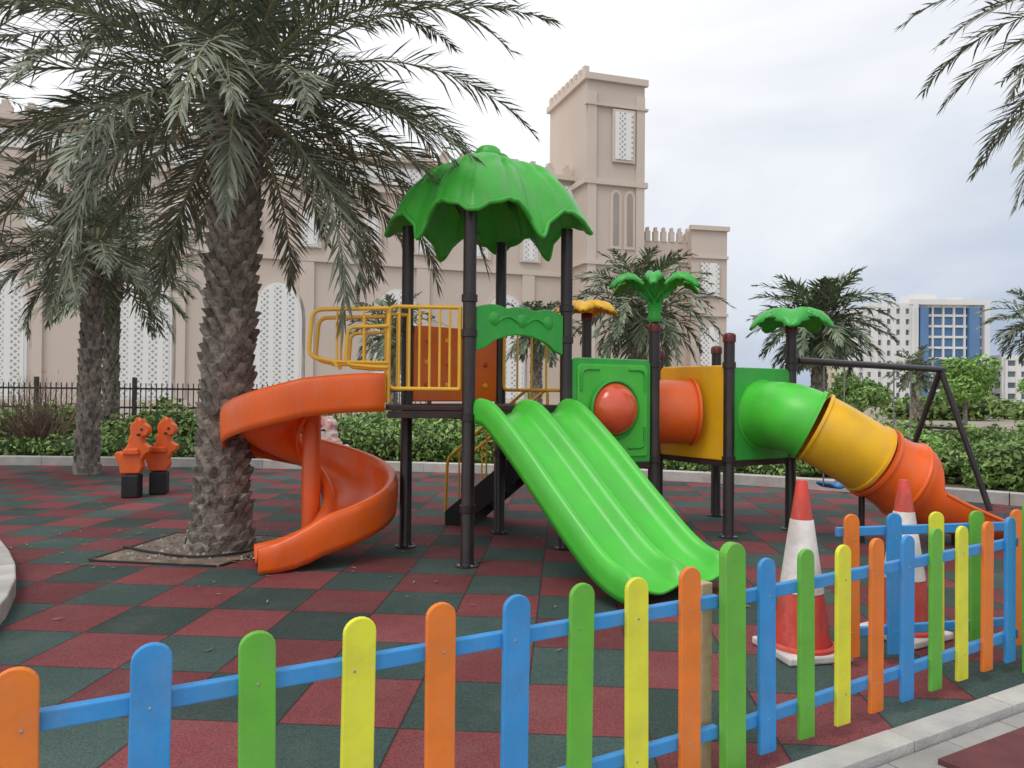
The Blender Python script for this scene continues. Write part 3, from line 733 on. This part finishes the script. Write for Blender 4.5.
mobj('pebbles',V,F,pm('pebble',(.34,.30,.25),(.2,.17,.14),9,.9,island=.4))
rail('irrigation_pipe',catmull([Vector((-3.6,6.9,.03)),Vector((-3.2,6.65,.035)),Vector((-2.75,6.5,.035)),Vector((-2.4,6.7,.035)),Vector((-2.25,7.2,.035))],6),.011,M_blk)

# ---------------------------------------------------------------- shrubs / hedges
def leafmass(name,blobs,n,size,mat,seed=1,core=M_hcore,par=None):
    rng=np.random.default_rng(seed); e=par or empty(name,(blobs[0][0],blobs[0][1],0))
    vol=np.array([b[3]*b[4]+b[3]*b[5]+b[4]*b[5] for b in blobs]); pr=vol/vol.sum()
    idx=rng.choice(len(blobs),n,p=pr); Bc=np.array([b[:3] for b in blobs])[idx]; Br=np.array([b[3:6] for b in blobs])[idx]
    d=rng.normal(size=(n,3)); d/=np.linalg.norm(d,axis=1)[:,None]
    lump=1+.12*np.sin(d[:,0]*7+idx)*np.cos(d[:,1]*6+idx*2)+.09*np.sin(d[:,2]*11+idx)
    rr=lump*(1-.28*rng.random(n)**1.6+ .14*rng.normal(size=n).clip(-1,2.2)*.5)
    P=Bc+d*Br*rr[:,None]; P[:,2]=np.maximum(P[:,2],.03)
    nrm=d+rng.normal(size=(n,3))*.7; nrm/=np.linalg.norm(nrm,axis=1)[:,None]
    t=np.cross(nrm,rng.normal(size=(n,3))); t/=np.linalg.norm(t,axis=1)[:,None]; b=np.cross(nrm,t)
    s=size*rng.uniform(.6,1.3,n)[:,None]
    V=np.concatenate([P-t*s,P+b*s*.45,P+t*s,P-b*s*.45],axis=1).reshape(-1,3)
    F=np.arange(n*4).reshape(-1,4)
    mobj('leaves',V.tolist(),F.tolist(),mat,e)
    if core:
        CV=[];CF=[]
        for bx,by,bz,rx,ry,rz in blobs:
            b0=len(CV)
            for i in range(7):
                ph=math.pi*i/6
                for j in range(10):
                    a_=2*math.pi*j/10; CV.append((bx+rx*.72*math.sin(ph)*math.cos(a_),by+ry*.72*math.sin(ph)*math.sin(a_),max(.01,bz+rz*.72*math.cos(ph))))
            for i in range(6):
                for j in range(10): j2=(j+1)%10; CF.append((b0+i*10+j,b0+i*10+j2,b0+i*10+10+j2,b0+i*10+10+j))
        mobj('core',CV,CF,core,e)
    return e
rnd=random.Random(4)
def hedge(x0,x1,y0,h,dep,n,size,mat,seed,dy=0.0,name='hedge'):
    r2=random.Random(seed);bl=[];x=x0
    while x<x1:
        t=(x-x0)/(x1-x0); hh=h*r2.uniform(.82,1.12)
        bl.append((x,y0+dy*t+r2.uniform(-.15,.15),hh*.48,r2.uniform(.55,.85),dep,hh*.52)); x+=r2.uniform(.5,.9)
    return leafmass(name,bl,n,size,mat,seed)
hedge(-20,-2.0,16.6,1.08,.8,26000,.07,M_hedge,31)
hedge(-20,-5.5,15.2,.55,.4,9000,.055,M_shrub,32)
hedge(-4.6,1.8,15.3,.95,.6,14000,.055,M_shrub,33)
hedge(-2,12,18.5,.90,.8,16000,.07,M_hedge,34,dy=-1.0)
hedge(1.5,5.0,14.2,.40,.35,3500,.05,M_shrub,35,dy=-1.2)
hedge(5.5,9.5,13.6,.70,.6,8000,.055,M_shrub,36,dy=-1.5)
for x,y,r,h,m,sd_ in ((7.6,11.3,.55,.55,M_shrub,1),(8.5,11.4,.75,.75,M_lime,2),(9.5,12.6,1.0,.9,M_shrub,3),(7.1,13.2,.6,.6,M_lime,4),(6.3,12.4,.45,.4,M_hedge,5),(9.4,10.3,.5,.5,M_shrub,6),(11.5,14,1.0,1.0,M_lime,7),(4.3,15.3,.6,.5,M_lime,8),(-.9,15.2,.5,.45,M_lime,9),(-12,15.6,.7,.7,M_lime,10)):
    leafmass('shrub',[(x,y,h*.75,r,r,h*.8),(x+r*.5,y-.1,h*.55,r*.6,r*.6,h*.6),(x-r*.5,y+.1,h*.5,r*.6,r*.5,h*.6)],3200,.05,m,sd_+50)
def smalltree(x,y,h,r,sd_,m=M_lime):
    e=empty('small_tree',(x,y,0)); r3=random.Random(sd_)
    lathe('trunk',[(.09,0),(.06,h*.4),(.03,h*.8)],(x,y,0),M_bark,e,12)
    bl=[]
    for k in range(9): 
        a_=k*2.4; q=r*r3.uniform(.2,.75); p=(x+q*math.cos(a_),y+q*math.sin(a_),h*.72+r3.uniform(-.4,.4)*r)
        bl.append((*p,r*.42,r*.42,r*.36)); rail('limb',[(x,y,h*.35),p],.018,M_bark,e)
    leafmass('f',bl,4200,.085,m,sd_,core=None,par=e)
smalltree(15.2,24.8,2.7,1.2,71); smalltree(13.2,28,2.2,1.1,72,M_shrub); smalltree(24,33,2.8,1.3,73)
e=empty('dry_bush',(-10.4,16.3,0)); r3=random.Random(9)
V=[];F=[]
for k in range(260):
    a_=r3.uniform(0,6.28);el_=r3.uniform(.5,1.5);l=r3.uniform(.9,1.85);p=Vector((-10.1+r3.uniform(-.4,.4),15.7+r3.uniform(-.2,.2),.1))
    d=Vector((math.cos(a_)*math.cos(el_),math.sin(a_)*math.cos(el_),math.sin(el_)))
    q=p+d*l;m_=p.lerp(q,.5)+Vector((r3.uniform(-.08,.08),r3.uniform(-.08,.08),.05));s_=Vector((.012,0,0))
    b=len(V);V+=[p-s_,p+s_,m_+s_*.7,m_-s_*.7,q];F+=[(b,b+1,b+2,b+3),(b+3,b+2,b+4)]
    for _ in range(3):
        t=r3.uniform(.4,1);c=m_.lerp(q,t);o_=Vector((r3.uniform(-.15,.15),r3.uniform(-.15,.15),r3.uniform(0,.15)));b=len(V);V+=[c,c+s_*.8,c+o_];F.append((b,b+1,b+2))
mobj('twigs',V,F,M_dry,e)
bl=[(rnd.uniform(-10,70),rnd.uniform(44,60),rnd.uniform(.4,.9),rnd.uniform(1.5,3),1.5,rnd.uniform(.6,1.2)) for _ in range(46)]
bl=[b for b in bl if b[0]>13]
leafmass('distant_treeline',bl,14000,.22,M_hedge,91)
# iron fence
e=empty('iron_fence',(-12,20,0)); it=[]
for k in range(150): it.append((-23+k*.14,19.6,.85,.022,.022,1.6))
for z in (.2,1.0,1.5): it.append((-12.5,19.63,z,21,.03,.05))
for k in range(9): it.append((-23+k*2.6,19.6,.9,.09,.09,1.8))
boxes('bars',it,M_iron,e)
boxes('base_wall',[(-12.5,19.6,.08,21.2,.2,.16)],M_conc,e)
# scattered dry leaves
V=[];F=[];r4=random.Random(12)
for k in range(420):
    x=r4.uniform(-6,8);y=r4.uniform(4.2,13.0)
    if y<3.2+.56*x: y=3.6+.56*x
    if k<190: x=-2.8+r4.gauss(0,1.1);y=7.2+r4.gauss(0,.9)
    a_=r4.uniform(0,6.28);s=r4.uniform(.004,.011);l=r4.uniform(.02,.045);u_=Vector((math.cos(a_),math.sin(a_),0));v_=Vector((-u_.y,u_.x,0))
    p=Vector((x,y,.022));b=len(V);V+=[p-u_*l,p+v_*s,p+u_*l+Z*.006,p-v_*s];F.append((b,b+1,b+2,b+3))
mobj('leaf_litter',V,F,pm('dry_leaf',(.30,.23,.14),(.18,.13,.08),3,.9,island=.4))

# ---------------------------------------------------------------- beige building
BL=empty('crenellated_building',(-8,38,0))
w0=Vector((-25,32,0));w1=Vector((4.2,42,0));wu=(w1-w0).normalized();wn_=Vector((wu.y,-wu.x,0));rot=math.atan2(wu.y,wu.x);WL=(w1-w0).length
def WP(s,off=0): return w0+wu*s+wn_*off
def wbox(s,off,z,ls,th,h): 
    p=WP(s,off); return (p.x,p.y,z,ls,th,h,rot)
ztop=13.4
boxes('main_wall',[wbox(WL/2-8,-6,ztop/2,WL+16,12,ztop)],M_wall,BL)
trim=[wbox(WL/2-8,.06,.5,WL+16,.3,1.0),wbox(WL/2-8,.05,8.1,WL+16,.22,.28),wbox(WL/2-8,.05,11.9,WL+16,.26,.3),wbox(WL/2-8,.08,ztop+.12,WL+16.2,.5,.25)]
s=-14
while s<WL:
    trim.append(wbox(s,.04,4.5,.7,.2,6.9)); s+=5.9
boxes('trim',trim,M_wall2,BL)
mer=[];s=-15.5
while s<WL+.2:
    mer.append(wbox(s,.0,ztop+.45,.5,.4,.42)); mer.append(wbox(s,.0,ztop+.76,.26,.4,.2)); s+=1.0
boxes('merlons',mer,M_wall2,BL)
def parch(w_,z0,h,n=8):
    hw=w_/2; hs=h-w_*.75; o=[(-hw,z0),(hw,z0)]
    for k in range(n+1):
        t=k/n; o.append((hw*(1-t**1.7) if t<1 else 0, z0+hs+(h-hs)*math.sin(t*math.pi/2)**.9))
    for k in range(n-1,-1,-1):
        t=k/n; o.append((-hw*(1-t**1.7), z0+hs+(h-hs)*math.sin(t*math.pi/2)**.9))
    return o
def archwin(p,u_,n_,w_,z0,h):
    prism('window_surround',parch(w_+.5,z0-.05,h+.35),p+n_*.02,u_,n_,.24,M_wall2,BL)
    prism('window_frame',parch(w_+.16,z0,h+.1),p+n_*.12,u_,n_,.10,M_white,BL)
    prism('lattice_screen',parch(w_-.1,z0+.1,h-.15),p+n_*.16,u_,n_,.06,M_lat,BL)
s0_=(Vector((-17.2,34.7,0))-w0).dot(wu)
for k in range(-2,5):
    s=s0_+k*5.9
    if s>WL-1.5: continue
    archwin(WP(s),wu,wn_,2.1,1.0,5.7)
    for ds in (-1.6,1.6) :
        archwin(WP(s+ds*.9),wu,wn_,.7,8.7,1.7)
pb=WP(WL/2-8,.1); boxes('lattice_band',[(pb.x,pb.y,12.65,WL+15,.12,.9,rot)],M_lat,BL)
# tower
t0=Vector((3.95,40,0));t1=Vector((7.25,41.0,0));t2=Vector((2.19,45,0));t3=t1+(t2-t0)
zt=18.6
slab('tower',P2(t0,t1,t3,t2),0,zt,M_wall,BL)
tu=(t1-t0).normalized();tn=Vector((tu.y,-tu.x,0));tr=math.atan2(tu.y,tu.x);TL=(t1-t0).length
lu=(t2-t0).normalized();ln=Vector((-lu.y,lu.x,0))
if ln.x>0: ln=-ln
lr=math.atan2(lu.y,lu.x);LL=(t2-t0).length
def tb(s,off,z,ls,th,h,u_=None,base=t0,n_=None,r_=None):
    u_=u_ or tu;n_=n_ or tn;r_=tr if r_ is None else r_
    p=base+u_*s+n_*off; return (p.x,p.y,z,ls,th,h,r_)
it=[tb(TL/2,.06,z,TL+.3,.25,h) for z,h in ((zt+.1,.35),(13.0,.3),(8.6,.25),(17.2,.12))]
it+=[tb(LL/2,.06,z,LL+.3,.25,h,lu,t0,ln,lr) for z,h in ((zt+.11,.34),(13.01,.29),(8.61,.24))]
it+=[tb(.28,.04,9,.5,.16,17.8),tb(TL-.28,.04,9,.5,.16,17.8)]
boxes('tower_trim',it,M_wall2,BL)
mm=[]
for k in range(9):
    mm.append(tb(.35+k*(LL-.6)/8,-.05,zt+.5,.34,.3,.5,lu,t0,ln,lr))
boxes('tower_merlons',mm,M_wall2,BL)
boxes('tower_window_frame',[tb(TL*.62,.10,15.6,1.35,.12,2.9)],M_wall2,BL)
boxes('tower_lattice',[tb(TL*.62,.15,15.6,1.05,.1,2.6)],M_lat,BL)
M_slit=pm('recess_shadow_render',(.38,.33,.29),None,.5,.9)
for s in (.5,.74):
    prism('tower_slit_frame',parch(.66,9.4,3.25),t0+tu*TL*s+tn*.02,tu,tn,.12,M_wall2,BL)
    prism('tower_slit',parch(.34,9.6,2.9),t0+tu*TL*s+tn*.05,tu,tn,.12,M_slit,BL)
archwin(t0+tu*TL*.62,tu,tn,1.1,4.2,3.4)
slab('east_wing',[(7.0,42.4),(10.3,42.9),(10.0,52),(6.5,52)],0,10.3,M_wall,BL)
slab('east_turret',[(10.15,42.0),(12.3,42.45),(12.3,46),(10.0,46)],0,10.9,M_wall,BL)
it=[(8.65,42.6,9.2,3.3,.25,.25,R(8.6)),(11.22,42.2,10.95,2.4,.3,.25,R(11.8)),(11.22,42.2,9.3,2.3,.2,.16,R(11.8)),(11.22,42.2,6.0,2.3,.2,.16,R(11.8))]
boxes('wing_trim',it,M_wall2,BL)
it=[]
for k in range(7):
    x=7.25+k*.48; y=42.5+(x-7)*.15; it+= [(x,y,10.55,.28,.3,.6,R(8.6)),(x,y,10.95,.14,.3,.25,R(8.6))]
boxes('wing_merlons',it,M_wall2,BL)
boxes('turret_lattice',[(11.25,42.12,8.0,1.1,.1,1.9,R(11.8)),(11.25,42.12,4.2,1.1,.1,2.2,R(11.8))],M_lat,BL)
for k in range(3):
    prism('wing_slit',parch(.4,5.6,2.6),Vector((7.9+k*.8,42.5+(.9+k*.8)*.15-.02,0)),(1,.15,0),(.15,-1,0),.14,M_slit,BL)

# ---------------------------------------------------------------- distant buildings
def block(name,x0,x1,y,dep,h,nf,nb,mw,mg,slabh=.9,pier=.6):
    e=empty(name,((x0+x1)/2,y,0)); W_=x1-x0;cx=(x0+x1)/2
    boxes('glazing',[(cx,y+dep/2,h/2,W_-.6,dep-.6,h-.4)],mg,e)
    it=[];fh=h/nf
    for k in range(nf+1): it.append((cx,y+dep/2,min(h-.01,k*fh)+.0,W_,dep,fh*slabh*.5 if 0<k<nf else fh*.5))
    boxes('floor_bands',it,mw,e)
    it=[]
    for k in range(nb+1):
        x=x0+W_*k/nb; it.append((x,y+.1,h/2,pier,.7,h-.02))
    for k in range(5): it+=[(x0+.1,y+dep*k/4,h/2,.7,pier*1.4,h-.03),(x1-.1,y+dep*k/4,h/2,.7,pier*1.4,h-.03)]
    boxes('piers',it,mw,e); return e
e=block('apartment_building',97,107,198,20,25.5,9,4,M_white,M_win,1.0,1.5)
e=block('office_building',107.3,127.5,199,20,26,9,7,M_white,M_glass,.42,.45)
M_bl2=pm('blue_cladding',(.12,.24,.44),(.10,.20,.38),.2,.5)
boxes('facade_frame',[(107.9,198.6,13,1.4,2,27.5),(127.0,198.6,13,1.4,2,27),(117,198.7,26.6,21.5,2,1.4)],M_white,e)
boxes('blue_cladding_strip',[(110.3,198.4,12.8,2.2,1.2,24.8),(123.8,198.4,12.8,2.8,1.2,24.8)],M_bl2,e)
boxes('plant_room',[(113,206,28,7,6,2.6),(122,206,27.6,4,5,2)],M_white,e)
block('residential_building',105,110,235,18,22,7,3,M_cream,M_win,1.0,1.2)
block('low_building',133,160,200,20,12,4,7,M_white,M_win,1.0,1.4)
block('low_building',150,190,230,20,9,3,8,M_cream,M_win,1.1,1.8)
V=[];F=[];n_=60
for i in range(n_+1):
    x=-900+1900*i/n_; hgt=18+16*math.sin(i*.7)+9*math.sin(i*1.9)+6*math.sin(i*3.3)
    V+=[(x,1100,-2),(x,1130,max(4,hgt))]
    V.append((x,1500,-2))
for i in range(n_):
    b=i*3; F+=[(b,b+3,b+4,b+1),(b+1,b+4,b+5,b+2)]
mobj('hills',V,F,M_hill,None,smooth=True)
print('done',len(bpy.data.objects))
